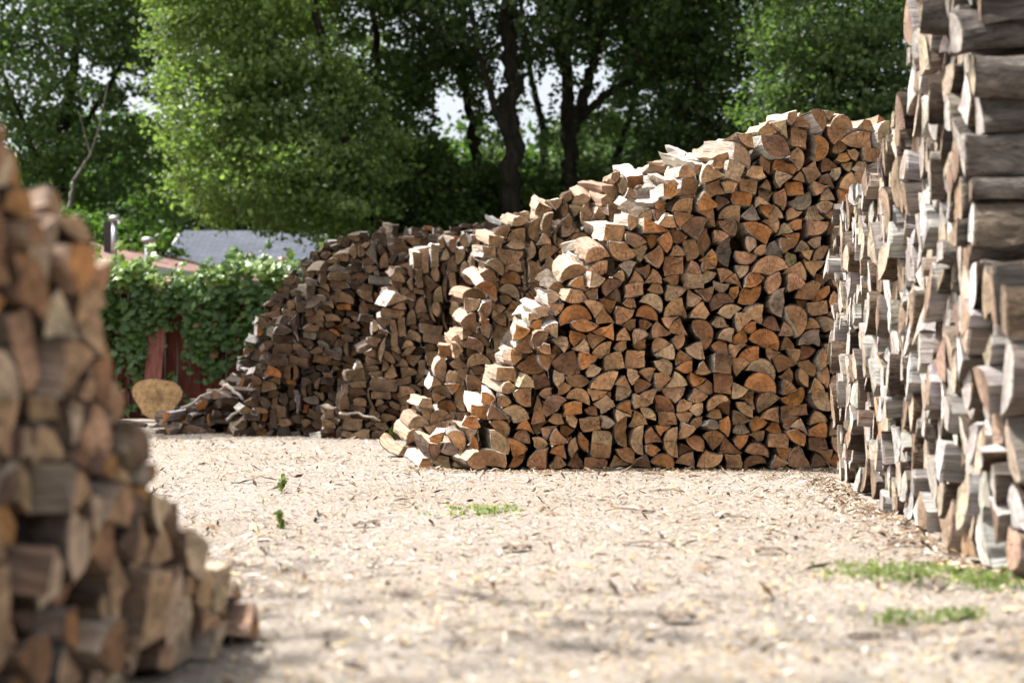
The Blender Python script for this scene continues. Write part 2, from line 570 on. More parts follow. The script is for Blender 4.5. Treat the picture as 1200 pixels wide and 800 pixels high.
def row(stack, frame, u0, u1, ridge, lib, pal_end, pal_side, L=(.38, .46), jw=.02, yaw=.03, pitch=.02, segs=5, yawf=None, loose_top=.27, seed=None, **kw):
    global rng
    rng = np.random.default_rng(seed if seed is not None else abs(int(frame[0][1] * 1000)) + len(stack))
    placed = pack(u0, u1, ridge, lib, **kw)
    recs = []
    for p, u, v in placed:
        ec, tone = pick(pal_end); scol, _ = pick(pal_side); bc, _ = pick(BARKS)
        yw = rng.normal(0, yaw); jj = rng.normal(0, jw)
        pt = rng.normal(0, pitch)
        if loose_top:                                          # the pieces lying along the raked top are tipped and turned
            uc = u + p['w'] / 2; d = min(np.interp(uc + q, [a[0] for a in ridge], [a[1] for a in ridge]) for q in (-.14, -.05, 0)) - v - p['top']
            if stack[0] == 'A' and v > 1.0 and d < .12: pt += rng.uniform(0, .16); yw += rng.uniform(0, .12)
            if d < .07: yw += rng.uniform(0, 1) * loose_top; pt += rng.uniform(-.1, .7) * loose_top; jj -= rng.uniform(0, .09)
            elif d < .17: yw += rng.uniform(0, .4) * loose_top; jj -= rng.uniform(0, .05)
        if yawf: yw, jj = yawf(u + p['w'] / 2, v + p['top'] / 2, yw, jj)
        Q = p['Q']
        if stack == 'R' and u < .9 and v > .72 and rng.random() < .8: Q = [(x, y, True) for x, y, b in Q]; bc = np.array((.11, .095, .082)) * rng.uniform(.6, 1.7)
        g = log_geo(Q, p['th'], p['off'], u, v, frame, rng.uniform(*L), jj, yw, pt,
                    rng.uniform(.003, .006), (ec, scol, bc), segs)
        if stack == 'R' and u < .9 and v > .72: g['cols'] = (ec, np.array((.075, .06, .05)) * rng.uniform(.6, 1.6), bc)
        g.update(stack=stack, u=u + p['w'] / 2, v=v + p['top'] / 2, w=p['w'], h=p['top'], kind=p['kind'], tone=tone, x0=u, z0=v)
        recs.append(g); LOGS.append(g)
    for a in recs:                                             # position words that can be counted in the picture
        a['up'] = 1 + sum(1 for b in recs if b is not a and b['v'] < a['v'] and abs(b['u'] - a['u']) < b['w'] * .42)
        a['inn'] = 1 + sum(1 for b in recs if b is not a and b['u'] < a['u'] and abs(b['v'] - a['v']) < b['h'] * .42)
        a['out'] = 1 + sum(1 for b in recs if b is not a and b['u'] > a['u'] and abs(b['v'] - a['v']) < b['h'] * .42)
    return recs


def ridge_at(Y, pts):
    return [((px - 600) / F * Y, H - (py - HZ) / F * Y) for px, py in pts]


MIXA = dict(half=2.8, third=2.4, quarter=3.6, sixth=2.4, trap=2.6, block=1.7, wedge=2.0, slab=.8, round=.02)
MIXB = dict(half=1.5, third=1, quarter=2, sixth=2, trap=2.5, block=4, wedge=2, slab=2, round=.1)
LIBA = library(MIXA, .084, .128, 150, wide=1.08) + library(MIXA, .06, .08, 9)
LIBB = library(MIXB, .08, .135, 90, flat=(1.3, .80), wide=1.25) + library(MIXB, .06, .08, 18, flat=(1.2, .8), wide=1.2)
LIBL = library(MIXA, .068, .100, 80, wide=-1.05) + library(MIXA, .045, .06, 12)
LIBR = library(MIXA, .105, .162, 90, wide=-.95) + library(MIXA, .07, .09, 14)

ORANGE = [((.55, .31, .155), 6.5, 'tan'), ((.54, .24, .085), 2.2, 'orange'), ((.42, .22, .105), 2.4, 'brown'),
          ((.60, .40, .235), 2.0, 'pale'), ((.27, .15, .085), .8, 'dark brown'), ((.36, .27, .20), .4, 'grey brown'), ((.60, .43, .20), .12, 'yellow')]
ORANGES = [((.50, .42, .34), 3, ''), ((.44, .33, .23), 2.5, ''), ((.58, .53, .47), 3, ''), ((.36, .24, .16), 1.5, '')]
TAN = [((.43, .275, .155), 4, 'tan'), ((.28, .165, .09), 3, 'brown'), ((.43, .29, .17), 2, 'pale'), ((.36, .17, .07), 1, 'orange')]
DARK = [((.155, .095, .055), 4, 'dark brown'), ((.10, .068, .047), 4, 'grey brown'), ((.225, .135, .072), 3.4, 'brown'), ((.38, .155, .05), .9, 'orange'),
        ((.19, .155, .12), 1.2, 'grey')]
MIDB = [((.28, .175, .097), 4, 'brown'), ((.20, .125, .075), 3, 'dark brown'), ((.39, .26, .15), 2.4, 'tan')]
DARKS = [((.60, .56, .52), 2.4, ''), ((.14, .10, .075), 4, ''), ((.22, .165, .12), 3, '')]
GREY = [((.38, .34, .30), 3, 'grey'), ((.40, .32, .24), 2.6, 'tan'), ((.27, .19, .135), 3, 'brown'), ((.49, .455, .42), 3, 'pale grey'), ((.38, .25, .15), .2, 'orange')]
GREYS = [((.37, .345, .32), 3, ''), ((.44, .415, .39), 1.6, ''), ((.25, .195, .15), 3, ''), ((.15, .125, .105), 2.6, '')]
NEARL = [((.55, .36, .21), 5, 'tan'), ((.40, .22, .12), 1.8, 'brown'), ((.60, .45, .30), 3.4, 'pale'), ((.54, .28, .11), 1.3, 'orange'), ((.20, .13, .09), 1, 'dark brown')]
NEARLS = [((.42, .27, .18), 3, ''), ((.25, .16, .11), 2, ''), ((.50, .38, .28), 3, '')]

UX, WY = (1, 0, 0), (0, 1, 0)
# big orange-brown stack: front row and the row behind it
Y = 8.1
A1 = ridge_at(Y, [(486, 552), (494, 540), (512, 512), (545, 488), (575, 462), (598, 425), (612, 385), (640, 350), (680, 302), (720, 268),
                  (760, 240), (800, 203), (850, 172), (890, 152), (925, 134), (1000, 136), (1130, 148)])
row('A', ((0, Y, 0), UX, WY), A1[0][0], A1[-1][0], A1, LIBA, ORANGE, ORANGES, jw=.032, yaw=.05, pitch=.035, slack=.035)
Y = 8.56
r2 = ridge_at(Y, [(505, 545), (548, 492), (580, 462), (602, 415), (622, 372), (648, 335), (692, 285), (740, 250), (780, 215), (820, 190), (870, 160), (930, 145), (1130, 150)])
row('A2', ((0, Y, 0), UX, WY), r2[0][0], r2[-1][0], r2, LIBA, ORANGE, ORANGES, jw=.04, yaw=.12, pitch=.04, segs=4)
Y = 9.7
r3 = ridge_at(Y, [(474, 531), (484, 490), (500, 455), (520, 410), (545, 355), (565, 310), (582, 268), (600, 250), (640, 238), (672, 226), (695, 232), (722, 202), (745, 198),
                  (775, 196), (815, 180), (850, 172), (960, 160)])
row('A3', ((0, Y, 0), UX, WY), r3[0][0], r3[-1][0], r3, LIBA, TAN, ORANGES, jw=.035, yaw=.06, pitch=.03, segs=4)
# dark weathered stacks farther back
Y = 14.0
r4 = ridge_at(Y, [(240, 504), (262, 462), (284, 430), (298, 395), (313, 358), (336, 328), (355, 306), (375, 291), (400, 279), (440, 272), (470, 264), (520, 268), (560, 264), (700, 258)])
row('B1', ((0, Y, 0), UX, WY), r4[0][0], r4[-1][0], r4, LIBB, DARK, DARKS, jw=.04, yaw=.08, pitch=.03, segs=3, loose_top=.26)
Y = 12.7
r5 = ridge_at(Y, [(273, 510), (284, 482), (298, 436), (318, 398), (330, 368), (348, 345), (372, 318), (392, 296), (412, 288), (460, 281), (475, 276), (600, 272)])
row('B2', ((0, Y, 0), UX, WY), r5[0][0], r5[-1][0], r5, LIBB, DARK, DARKS, jw=.05, yaw=.10, pitch=.04, segs=3, loose_top=.26)
Y = 12.05
r6 = ridge_at(Y, [(370, 514), (384, 488), (400, 462), (418, 425), (432, 398), (448, 360), (462, 325), (482, 298), (505, 284), (540, 277), (640, 272)])
row('B3', ((0, Y, 0), UX, WY), r6[0][0], r6[-1][0], r6, LIBB, MIDB, DARKS, jw=.06, yaw=.08, pitch=.03, segs=3, loose_top=.26)
# low tumbled heap at their left end
Y = 13.3
r7 = ridge_at(Y, [(188, 507), (200, 486), (215, 478), (240, 470), (262, 455), (300, 430)])
row('C', ((0, Y, 0), UX, WY), r7[0][0], r7[-1][0], r7, LIBB, DARK, DARKS, jw=.10, yaw=.5, pitch=.12, segs=3)
row('C', ((0, Y + .4, 0), UX, WY), r7[0][0] + .2, r7[-1][0], r7, LIBB, DARK, DARKS, jw=.10, yaw=.6, pitch=.12, segs=3)


# near stack on the right, its sawn ends facing left
P0, P1 = Vector((1.265, 3.56, 0)), Vector((1.655, 7.2, 0))
UR = (P1 - P0).normalized(); WR = Vector((UR.y, -UR.x, 0))


def yr(u, v, yw, jj):
    if u < .55: yw += rng.uniform(-.08, .09); jj += rng.uniform(-.05, .03)
    return yw, jj * .7 - .02 * math.sin(v * 2.2) - .035 * max(0, v - 1.0)


rR = [(0, .58), (.12, .76), (.40, .78), (.42, 2.25), (1.35, 2.2), (1.44, 1.66), (1.52, 1.48), (2.25, 1.36), (3.1, 1.33), (3.62, 1.30), (3.72, .9), (3.8, .25)]
row('R', (P0, UR, WR), 0, 3.8, rR, LIBR, GREY, GREYS, L=(.42, .52), jw=.03, yaw=.07, pitch=.05, segs=7, yawf=yr, slack=.05, loose_top=0)

# nearest stack, left
Fp = Vector((-.558, 2.56, 0)); G_ = Vector((-.25, -.97, 0)).normalized(); WL = Vector((-.97, .25, 0)).normalized()
rL = [(-.22, .09), (-.10, .15), (0, .21), (.07, .27), (.15, .31), (.20, .40), (.27, .53), (.34, .64), (.40, .72), (.46, .78), (.52, .83), (.60, .86), (.72, .89), (1.1, .98), (1.7, 1.05)]
row('L', (Fp, G_, WL), -.22, 1.7, rL, LIBL, NEARL, NEARLS, L=(.36, .42), jw=.022, yaw=.08, pitch=.05, segs=7, slack=.015, loose_top=0, seed=5)


# single logs lying loose: (px, py, Y, kind, R, th, yaw, tilt, stack key)
def loose(x, y, z, kind, Rr, th, yaw, pitch, pal, pals, L, name, dz=0):
    Q = cross_section(kind, Rr); pr = profile(Q, th)
    ec, tone = pick(pal); s2, _ = pick(pals); bc, _ = pick(BARKS)
    fr = ((x, y, z), (math.cos(yaw), math.sin(yaw), 0), (-math.sin(yaw), math.cos(yaw), 0))
    g = log_geo(Q, th, pr['off'], -pr['w'] / 2, 0, fr, L, 0, 0, pitch, .008, (ec, s2, bc), 6)
    g.update(stack='loose', label=name, kind=kind, tone=tone, u=0, v=0, w=pr['w'], h=pr['top']); LOGS.append(g)
    return g


# ------------------------------------------------------------------ which logs show largest
def count_pixels():
    V, Fc, own = [], [], []
    for i, g in enumerate(LOGS):
        for v_, f_, mi, lp in g['G'].values():
            k = len(V); V += v_; Fc += [tuple(k + j for j in f) for f in f_]; own += [i] * len(f_)
    bvh = BVHTree.FromPolygons(V, Fc)
    cnt = np.zeros(len(LOGS), int); o = Vector((0, 0, H))
    for py in np.arange(1, 800, 2.4):
        for px in np.arange(1, 1200, 2.4):
            d = Vector(((px - 600) / F, 1, -(py - HZ) / F)).normalized()
            hit = bvh.ray_cast(o, d)
            if hit[2] is not None: cnt[own[hit[2]]] += 1
    return cnt


loose(-.20, 7.86, 0, 'quarter', .095, 3.6, .35, .04, ORANGE, ORANGES, .34, 'orange split log tipped out at the left foot of the tall stack')
loose(-.37, 8.15, 0, 'third', .085, 4.1, .5, .08, ORANGE, ORANGES, .36, 'sunlit split log lying loose beside the foot of the raked end')
loose(-.70, 9.4, 0, 'quarter', .085, 4.3, .5, .25, TAN, ORANGES, .34, 'pale split log leaning loose before the dark stacks')

cnt = count_pixels()
order = np.argsort(-cnt)
big = set(int(i) for i in order[:290] if cnt[i] >= 6)
print('logs', len(LOGS), 'visible', int((cnt > 0).sum()), 'stuff px', int(sum(cnt[i] for i in range(len(LOGS)) if i not in big)))
ORD = ['', 'first', 'second', 'third', 'fourth', 'fifth', 'sixth', 'seventh', 'eighth', 'ninth', 'tenth', 'eleventh', 'twelfth', 'thirteenth',
       'fourteenth', 'fifteenth', 'sixteenth', 'seventeenth', 'eighteenth', 'nineteenth', 'twentieth'] + ['twenty-' + x for x in
       ('first', 'second', 'third', 'fourth', 'fifth', 'sixth', 'seventh', 'eighth', 'ninth')] + ['thirtieth'] + ['thirty-' + x for x in
       ('first', 'second', 'third', 'fourth', 'fifth', 'sixth', 'seventh', 'eighth', 'ninth')]
STK = dict(A=('log, tall shaded stack, {u} up, {i} in from raked end', 'logs in the tall orange-brown stack'),
           A2=('log, row behind tall stack front, {u} up, {i} from raked end', 'logs in the row behind the tall stack'),
           A3=('log, tan row beyond tall stack, {u} up, {i} from end', 'logs in the tan row behind the tall stack'),
           B1=('log, rearmost dark stack, {u} up, {i} from left end', 'logs in the dark stacks'),
           B2=('log, middle dark stack, {u} up, {i} from left end', 'logs in the dark stacks'),
           B3=('log, front dark stack, {u} up, {i} from left end', 'logs in the dark stacks'),
           C=('log, low tumbled heap by fence, {u} up, {i} along', 'logs in the tumbled heap'),
           R=('log, grey stack at right, {u} up, {i} from near corner', 'logs in the grey stack at right'),
           L=('log, blurred near stack, {u} up, {i} from its end', 'logs in the near stack at left'))
used = {}
rest = []
for i, g in enumerate(LOGS):
    if i not in big:
        rest += [(*g['G'][k], g['cols']) for k in g['G']]; continue
    org = Vector((g['cen'].x, g['cen'].y, g['zmin']))
    body = link('round_log' if g['kind'] == 'round' else 'split_log', mk_mesh('log_wood', [(*g['G']['wood'], g['cols'])], org), [M['split'], M['end'], M['bark']], loc=org)
    link('cut_end', mk_mesh('log_cut_end', [(*g['G']['end'], g['cols'])], org), [M['split'], M['end'], M['bark']], body)
    if 'bark' in g['G']:
        link('bark', mk_mesh('log_bark', [(*g['G']['bark'], g['cols'])], org), [M['split'], M['end'], M['bark']], body)
    if g['stack'] == 'loose':
        tag(body, g['label'], 'log', 'loose logs at the foot of the stacks')
    else:
        t, grp = STK[g['stack']]
        size = ''
        lab = f"{g['tone']} {KIND_WORD[g['kind']]} " + t.format(u=ORD[min(g['up'], 39)], i=ORD[min(g['inn'], 39)])
        if lab in used:
            a = g['w'] * g['h']
            lab = ('larger ' if a > used[lab] else 'smaller ') + lab
        used[lab] = g['w'] * g['h']
        tag(body, lab, 'log', grp)
st = link('stacked_logs', mk_mesh('stacked_logs', rest), [M['split'], M['end'], M['bark']])
tag(st, 'hundreds of smaller split logs packed between the others, mostly in the dark far stacks', 'logs', kind='stuff')


# ------------------------------------------------------------------ sawn trunk section by the fence
def trunk_section():
    n = 30; b = Vector((-3.74, 15.0, 0.0)); ax = Vector((-.27, 1, 0)).normalized(); side = Vector((ax.y, -ax.x, 0))
    def rad(t):                                              # wide at the top, narrowing below
        return .235 * (1 + .09 * math.cos(2 * t + .3) + .10 * math.sin(3 * t + .2) + .03 * math.sin(5 * t))
    C0 = b + Vector((0, 0, .315)); rings = []
    for k, w in enumerate((0, .05, .3, .6, .9)):
        rings.append([C0 + ax * w + (side * math.cos(2 * math.pi * i / n) + Vector((0, 0, 1)) * math.sin(2 * math.pi * i / n)) * (rad(2 * math.pi * i / n) * (1 - .05 * w) + rng.normal(0, .004)) for i in range(n)])
    lps = [[(rad(2 * math.pi * i / n) * math.cos(2 * math.pi * i / n), rad(2 * math.pi * i / n) * math.sin(2 * math.pi * i / n), 3.3 + k * .2) for i in range(n)] for k in range(5)]
    cols = (np.array((.58, .37, .18)), np.array((.4, .3, .2)), np.array((.06, .045, .035)))
    V = [p for r in rings for p in r]; LP = [p for r in lps for p in r]
    Fc = [(k * n + i, k * n + (i + 1) % n, (k + 1) * n + (i + 1) % n, (k + 1) * n + i) for k in range(4) for i in range(n)]
    org = Vector((b.x, b.y, 0))
    body = link('trunk_section', mk_mesh('trunk_bark', [(V, Fc + [tuple(4 * n + i for i in range(n))], [2] * len(Fc) + [1], LP, cols)], org), [M['split'], M['end'], M['bark']], loc=org)
    c0 = [(0.0, 0.0, 3.3)]; q = [C0 - ax * .002]
    inner = [C0 + (p - C0) * .965 - ax * .002 for p in rings[0]]
    me = mk_mesh('trunk_cut_end', [(inner + q + rings[0], [(i, n, (i + 1) % n) for i in range(n)] + [(i, (i + 1) % n, n + 1 + (i + 1) % n, n + 1 + i) for i in range(n)],
                                    [1] * n + [2] * n, [tuple(x * .965 for x in l[:2]) + (3.3,) for l in lps[0]] + c0 + lps[0], cols)], org)
    link('cut_end', me, [M['split'], M['end'], M['bark']], body)
    tag(body, 'thick sawn trunk section with pale round cut face in front of the fence', 'log')
    for x, l in ((-3.95, 'flat weathered slab wood propping the thick trunk section, the farther left'), (-3.66, 'flat weathered slab wood propping the thick trunk section, the farther right')):
        Q = cross_section('slab', .13); Q = [(x_, y_ - .06, k) for x_, y_, k in Q]; pr = profile(Q, 0)
        g = log_geo(Q, 0, pr['off'], -pr['w'] / 2, 0, ((x, 14.95, 0), (1, .2, 0), (-.2, 1, 0)), .5, 0, 0, 0, .008,
                    (np.array((.3, .22, .16)), np.array((.3, .25, .2)), np.array((.08, .06, .05))), 5)
        o2 = Vector((x, 15, 0))
        bd = link('split_log', mk_mesh('prop_wood', [(*g['G']['wood'], g['cols'])], o2), [M['split'], M['end'], M['bark']], loc=o2)
        link('cut_end', mk_mesh('prop_end', [(*g['G']['end'], g['cols'])], o2), [M['split'], M['end'], M['bark']], bd)
        link('bark', mk_mesh('prop_bark', [(*g['G']['bark'], g['cols'])], o2), [M['split'], M['end'], M['bark']], bd)
        tag(bd, l, 'log', 'slabs under the trunk section')


trunk_section()

# bare branches on the heap and against the stacks
for (a, b_, r, lab) in (((213, 478, 13.1), (268, 453, 13.3), .014, 'bare pale branch lying up across the low tumbled heap'),
                        ((262, 452, 13.15), (285, 468, 13.0), .02, 'short thick pale branch stub leaning down the tumbled heap'),
                        ((398, 484, 11.95), (446, 493, 11.85), .012, 'thin pale branch lying against the foot of the dark stacks'),
                        ((266, 492, 13.0), (292, 478, 12.9), .016, 'thin bare stick poking low out of the tumbled heap')):
    p0, p1 = at(*a), at(*b_)
    m = MB().tube(curve_pts(p0, p1, -.02, 7, .008), [r * (1 - .05 * i) for i in range(8)], 8)
    tag(m.build('branch', M['barebranch'], loc=p0, smooth=True), lab, 'branch', 'bare branches on the wood heaps')


# ------------------------------------------------------------------ litter on the ground
def make_litter():
    n = 150000
    # nearer ground gets more, smaller pieces
    Yy = 1.9 * (14.5 / 1.9) ** (rng.uniform(0, 1, n) ** .8)
    Xx = rng.uniform(-.52, .50, n) * Yy + rng.normal(0, .2, n)
    pal = np.array([(.50, .435, .36), (.42, .335, .245), (.60, .55, .49), (.30, .21, .14), (.15, .105, .075), (.07, .052, .042), (.35, .315, .28), (.44, .30, .17)])
    w = np.array([5, 3.4, 3.2, 2.4, 2.2, 1.7, 3.4, .8]); ci = rng.choice(len(pal), n, p=w / w.sum())
    clump = np.sin(Xx * 3.1 + 1) * np.sin(Yy * 2.3) + np.sin(Xx * 7.7 + Yy * 3) * .5
    ci = np.where((clump > .8) & (rng.random(n) < .35), 4, ci)
    col = pal[ci] * rng.uniform(.8, 1.15, (n, 1))
    pt = np.clip(.5 + .5 * np.sin(Xx * 1.9 + 2 * np.sin(Yy * .8)) * np.sin(Yy * 1.7 + 1) + rng.normal(0, .2, n), 0, 1)[:, None]
    col = col * (1 - .22 * pt * np.array((.6, 1, 1.5)))
    straw = (Yy < 5) & (rng.random(n) < .38 * (5.2 - Yy) / 3)
    col = np.where(straw[:, None], np.array((.50, .385, .22)) * rng.uniform(.75, 1.1, (n, 1)), col)
    L = rng.lognormal(math.log(.0115), .6, n) * (.60 + .09 * Yy); L = np.clip(L, .004, .075)
    W = L * rng.uniform(.10, .38, n); T = W * rng.uniform(.15, .45, n)
    L = np.where(ci == 5, L * 1.25, L)
    brown_spot = np.exp(-(((Xx - .35) / .30) ** 2 + ((Yy - 3.05) / .13) ** 2)) + .8 * np.exp(-(((Xx + .1) / .5) ** 2 + ((Yy - 2.65) / .12) ** 2)) + .6 * np.exp(-(((Xx + 1.0) / .3) ** 2 + ((Yy - 5.2) / .3) ** 2))  # soft spots where more of the chips are brown
    col = np.where((rng.random(n) < brown_spot * .5)[:, None], np.array((.17, .125, .09)) * rng.uniform(.6, 1.4, (n, 1)), col)
    a = rng.uniform(0, 2 * np.pi, n); tilt = rng.normal(0, .28, n)
    # bark crumbs gather along the feet of the stacks
    k = rng.random(n) < .07; t_ = rng.random(n)
    side = rng.random(n) < .5
    Xx = np.where(k & side, -.6 + t_ * 2.4, Xx); Yy = np.where(k & side, 8.02 - rng.exponential(.11, n), Yy)
    Xx = np.where(k & ~side, 1.23 + t_ * .39 - rng.exponential(.10, n), Xx); Yy = np.where(k & ~side, 3.5 + t_ * 3.7, Yy)
    col = np.where((k & (rng.random(n) < .6))[:, None], np.array((.15, .10, .065)) * rng.uniform(.5, 1.6, (n, 1)), col)
    dx, dy, dz = np.cos(a) * np.cos(tilt), np.sin(a) * np.cos(tilt), np.sin(tilt)
    px_, py_ = -np.sin(a), np.cos(a)
    Z = gz(Xx, Yy) + np.abs(dz) * L * .42 + .001
    c = np.stack([Xx, Yy, Z], 1); D = np.stack([dx, dy, dz], 1) * (L / 2)[:, None]
    P = np.stack([px_, py_, rng.normal(0, .25, n)], 1) * (W / 2)[:, None]; Up = np.zeros((n, 3)); Up[:, 2] = T
    sh = rng.uniform(-.5, .5, (n, 1))
    V = np.stack([c - D, c + P + D * sh, c + D, c - P - D * sh, c + Up], 1).reshape(-1, 3)
    k = np.arange(n) * 5
    q = np.concatenate([np.stack([k, k + 1, k + 4], 1), np.stack([k + 1, k + 2, k + 4], 1), np.stack([k + 2, k + 3, k + 4], 1), np.stack([k + 3, k, k + 4], 1)])
    me = bpy.data.meshes.new('wood_chips'); me.vertices.add(len(V)); me.vertices.foreach_set('co', V.astype(np.float32).ravel())
    fill_quads(me, q, False); set_attr(me, 'lc', np.repeat(col, 5, 0))
    tag(link('wood_chips', me, M['litter']), 'pale wood chips, bark crumbs and straw scattered over the yard', 'chips', kind='stuff')


make_litter()


def frag(px, py, Lpx, ang, lab, th=.010, name='bark_strip'):
    Y_ = H * F / (py - HZ); p = at(px, py, Y_); L = Lpx / F * Y_
    d = Vector((math.cos(ang), math.sin(ang), 0)) * L / 2
    z = float(gz(p.x, p.y)) + th * .8
    p0, p1 = Vector((p.x, p.y, z)) - d, Vector((p.x, p.y, z)) + d
    n = 7; pts = curve_pts(p0, p1, -L * .06, n, L * .03); m = MB()
    k0 = 0; sd = Vector((-math.sin(ang), math.cos(ang), 0))
    for i, q in enumerate(pts):
        ww = th * (1.6 - abs(i - n / 2) / n * 2) * rng.uniform(.7, 1.3)
        for a_, b2 in ((-1, 0), (-.5, .6), (.5, .7), (1, 0), (0, -.3)):
            m.v.append(tuple(q + sd * a_ * ww + Vector((0, 0, b2 * th * .8))))
    for i in range(n):
        for j in range(5):
            a0, a1 = i * 5 + j, i * 5 + (j + 1) % 5
            m.f.append((a0, a1, a1 + 5, a0 + 5))
    m.f.append((4, 3, 2, 1, 0)); m.f.append(tuple(n * 5 + j for j in range(5)))
    tag(m.build(name, M['twig'], loc=Vector((p.x, p.y, z))), lab, 'bark strip' if name == 'bark_strip' else 'stick', 'sticks and bark strips lying on the chips')


for a in ((430, 614, 32, .1, 'short dark bark strip lying on the chips before the tumbled dark stacks', .013),
          (606, 645, 36, .3, 'dark curled bark strip below the light green weed tuft', .014),
          (760, 642, 62, -.05, 'long thin dark stick lying level in the middle of the yard', .007, 'stick'),
          (300, 567, 60, .5, 'long pale brown stick lying before the dark stacks', .008, 'stick'),
          (738, 600, 60, .1, 'thin dark stick on the chips before the tall stack', .008, 'stick'),
          (780, 575, 40, .0, 'flat brown bark strip lying just in front of the tall stack', .011),
          (860, 608, 30, -.2, 'small curled bark strip between the tall stack and the right stack', .01),
          (900, 652, 34, .2, 'brown bark strip in the chips left of the green ground weeds', .012),
          (1010, 736, 40, .25, 'dark stick lying just below the weed patch', .008, 'stick'),
          (795, 722, 44, .3, 'clump-like dark bark strip low in the middle of the yard', .016),
          (1060, 640, 50, .4, 'brown bark strip lying at the foot of the grey right stack', .014),
          (270, 668, 40, .1, 'dark bark strip on the ground beside the blurred near stack', .014),
          (765, 556, 26, .0, 'reddish bark strip at the very foot of the tall stack', .012)):
    frag(*a)


# ------------------------------------------------------------------ leaves
def leaf_mesh(name, C, size, col, normal_bias=(0, 0, .6), lobed=False, spread=1.0):
    n = len(C)
    nrm = rng.normal(0, 1, (n, 3)) * spread + np.array(normal_bias); nrm /= np.linalg.norm(nrm, axis=1)[:, None]
    t = rng.normal(0, 1, (n, 3)); t -= nrm * (t * nrm).sum(1)[:, None]; t /= np.linalg.norm(t, axis=1)[:, None]
    b = np.cross(nrm, t); s = size[:, None]
    if not lobed:
        V = np.stack([C - t * s * .5, C + b * s * .33 + nrm * s * .10, C + t * s * .5 - nrm * s * .06, C - b * s * .33 + nrm * s * .10], 1).reshape(-1, 3); k = 4
        i = np.arange(n) * 4; q = np.stack([i, i + 1, i + 2, i, i + 2, i + 3], 1).reshape(-1, 3)
    else:
        out = [(-.30, 0), (-.48, .22), (-.12, .50), (.0, .36), (.30, .40), (.26, .18), (.58, 0), (.26, -.18), (.30, -.40), (.0, -.36), (-.12, -.50), (-.48, -.22)]
        k = 13; pts = [C + nrm * s * .08] + [C + t * s * a - nrm * s * abs(bb) * .25 + b * s * bb for a, bb in out]
        V = np.stack(pts, 1).reshape(-1, 3); i = np.arange(n) * 13
        q = np.stack([np.stack([i, i + 1 + j, i + 1 + (j + 1) % 12], 1) for j in range(12)], 1).reshape(-1, 3)
    me = bpy.data.meshes.new(name); me.vertices.add(len(V)); me.vertices.foreach_set('co', V.astype(np.float32).ravel())
    fill_quads(me, q, False); set_attr(me, 'lc', np.repeat(col, k, 0))
    return me


def crown_pts(ells, nclump, per, cs, shell=.55):
    """leaf clumps through the volume of several ellipsoids"""
    vol = np.array([e[1][0] * e[1][1] * e[1][2] for e in ells]); w = vol / vol.sum(); C = []
    for _ in range(nclump):
        e = ells[rng.choice(len(ells), p=w)]
        d = rng.normal(0, 1, 3); d /= np.linalg.norm(d)
        r = (rng.uniform(0, 1)) ** (1 / 3) if rng.random() > shell else rng.uniform(.8, 1.05)
        c = np.array(e[0]) + d * r * np.array(e[1])
        m = max(5, int(per * 1.35 * rng.uniform(.4, 1.7)))
        q = rng.normal(0, 1, (m, 3)) * np.array([1, 1, .42]) * cs * rng.uniform(.7, 1.4)
        C.append(c + q)
    return np.concatenate(C)


GAPS = [(122, 100, .35, .55), (170, 60, .3, .3), (186, 132, .5, .55), (60, 95, .25, .25), (90, 70, .3, .2), (30, 120, .2, .2), (150, 100, .2, .3), (200, 72, .35, .25), (110, 85, .15, .3),
        (386, 97, .3, .4), (430, 60, .5, .45), (352, 75, .2, .2), (298, 243, .2, .14), (312, 120, .12, .12), (336, 168, .14, .14), (405, 80, .2, .3),
        (533, 140, .38, .75), (520, 110, .2, .35), (548, 172, .3, .5), (590, 80, .2, .35), (618, 140, .25, .5), (622, 172, .25, .4), (632, 120, .2, .3), (705, 80, .3, .45), (676, 70, .2, .3),
        (718, 180, .3, .4), (745, 140, .15, .3), (700, 150, .15, .3), (612, 190, .2, .2), (830, 64, .35, .25), (785, 100, .12, .12), (928, 98, .22, .13), (770, 75, .15, .12), (645, 95, .15, .3), (575, 110, .15, .35)]


def tree(base, trunk, ells, nclump, per, cs, leaf, c1, c2, label, cat='tree', bark='trunk', shell=.55, gaps=(), tk=.62):
    """trunk: list of (points, radii) limbs in world coordinates; ells: crown ellipsoids (centre, radii)"""
    root = empty('tree', base)
    m = MB()
    for pts, r0, r1 in trunk:
        n = 10; P = [Vector(p) for p in pts]; seg = []
        tot = len(P) - 1
        for i in range(n * tot + 1):
            t = i / n; k = min(int(t), tot - 1); q = P[k].lerp(P[k + 1], t - k)
            seg.append(q + Vector(rng.normal(0, r1 * .22, 3)))
        r0, r1 = r0 * tk, r1 * tk
        m.tube(seg, [r0 + (r1 - r0) * i / (len(seg) - 1) for i in range(len(seg))], 10)
    m.build('trunk', M[bark], root, base, True)
    C = crown_pts(ells, nclump, per, cs, shell)
    C = C[C[:, 2] > .2]
    for g in [E(a, b, 28, c_, 10, d_) for a, b, c_, d_ in GAPS]:                                             # openings in the crown where the sky shows
        c, r = np.array(g[0]), np.array(g[1])
        d = (((C - c) / r) ** 2).sum(1); C = C[(d > 1.5) | (rng.random(len(C)) < np.clip((d - .45) * .9, .01, 1))]
    n = len(C); f = rng.uniform(0, 1, (n, 1)) ** 1.3
    col = (np.array(c1) * (1 - f) + np.array(c2) * f) * rng.uniform(.8, 1.2, (n, 1))
    C = C - np.array(base)
    me = leaf_mesh('crown', C, .72 * leaf * rng.uniform(.5, 1.75, n), col)
    link('crown', me, M['leaf'], root)
    tag(root, label, cat, 'trees behind the yard')
    return root


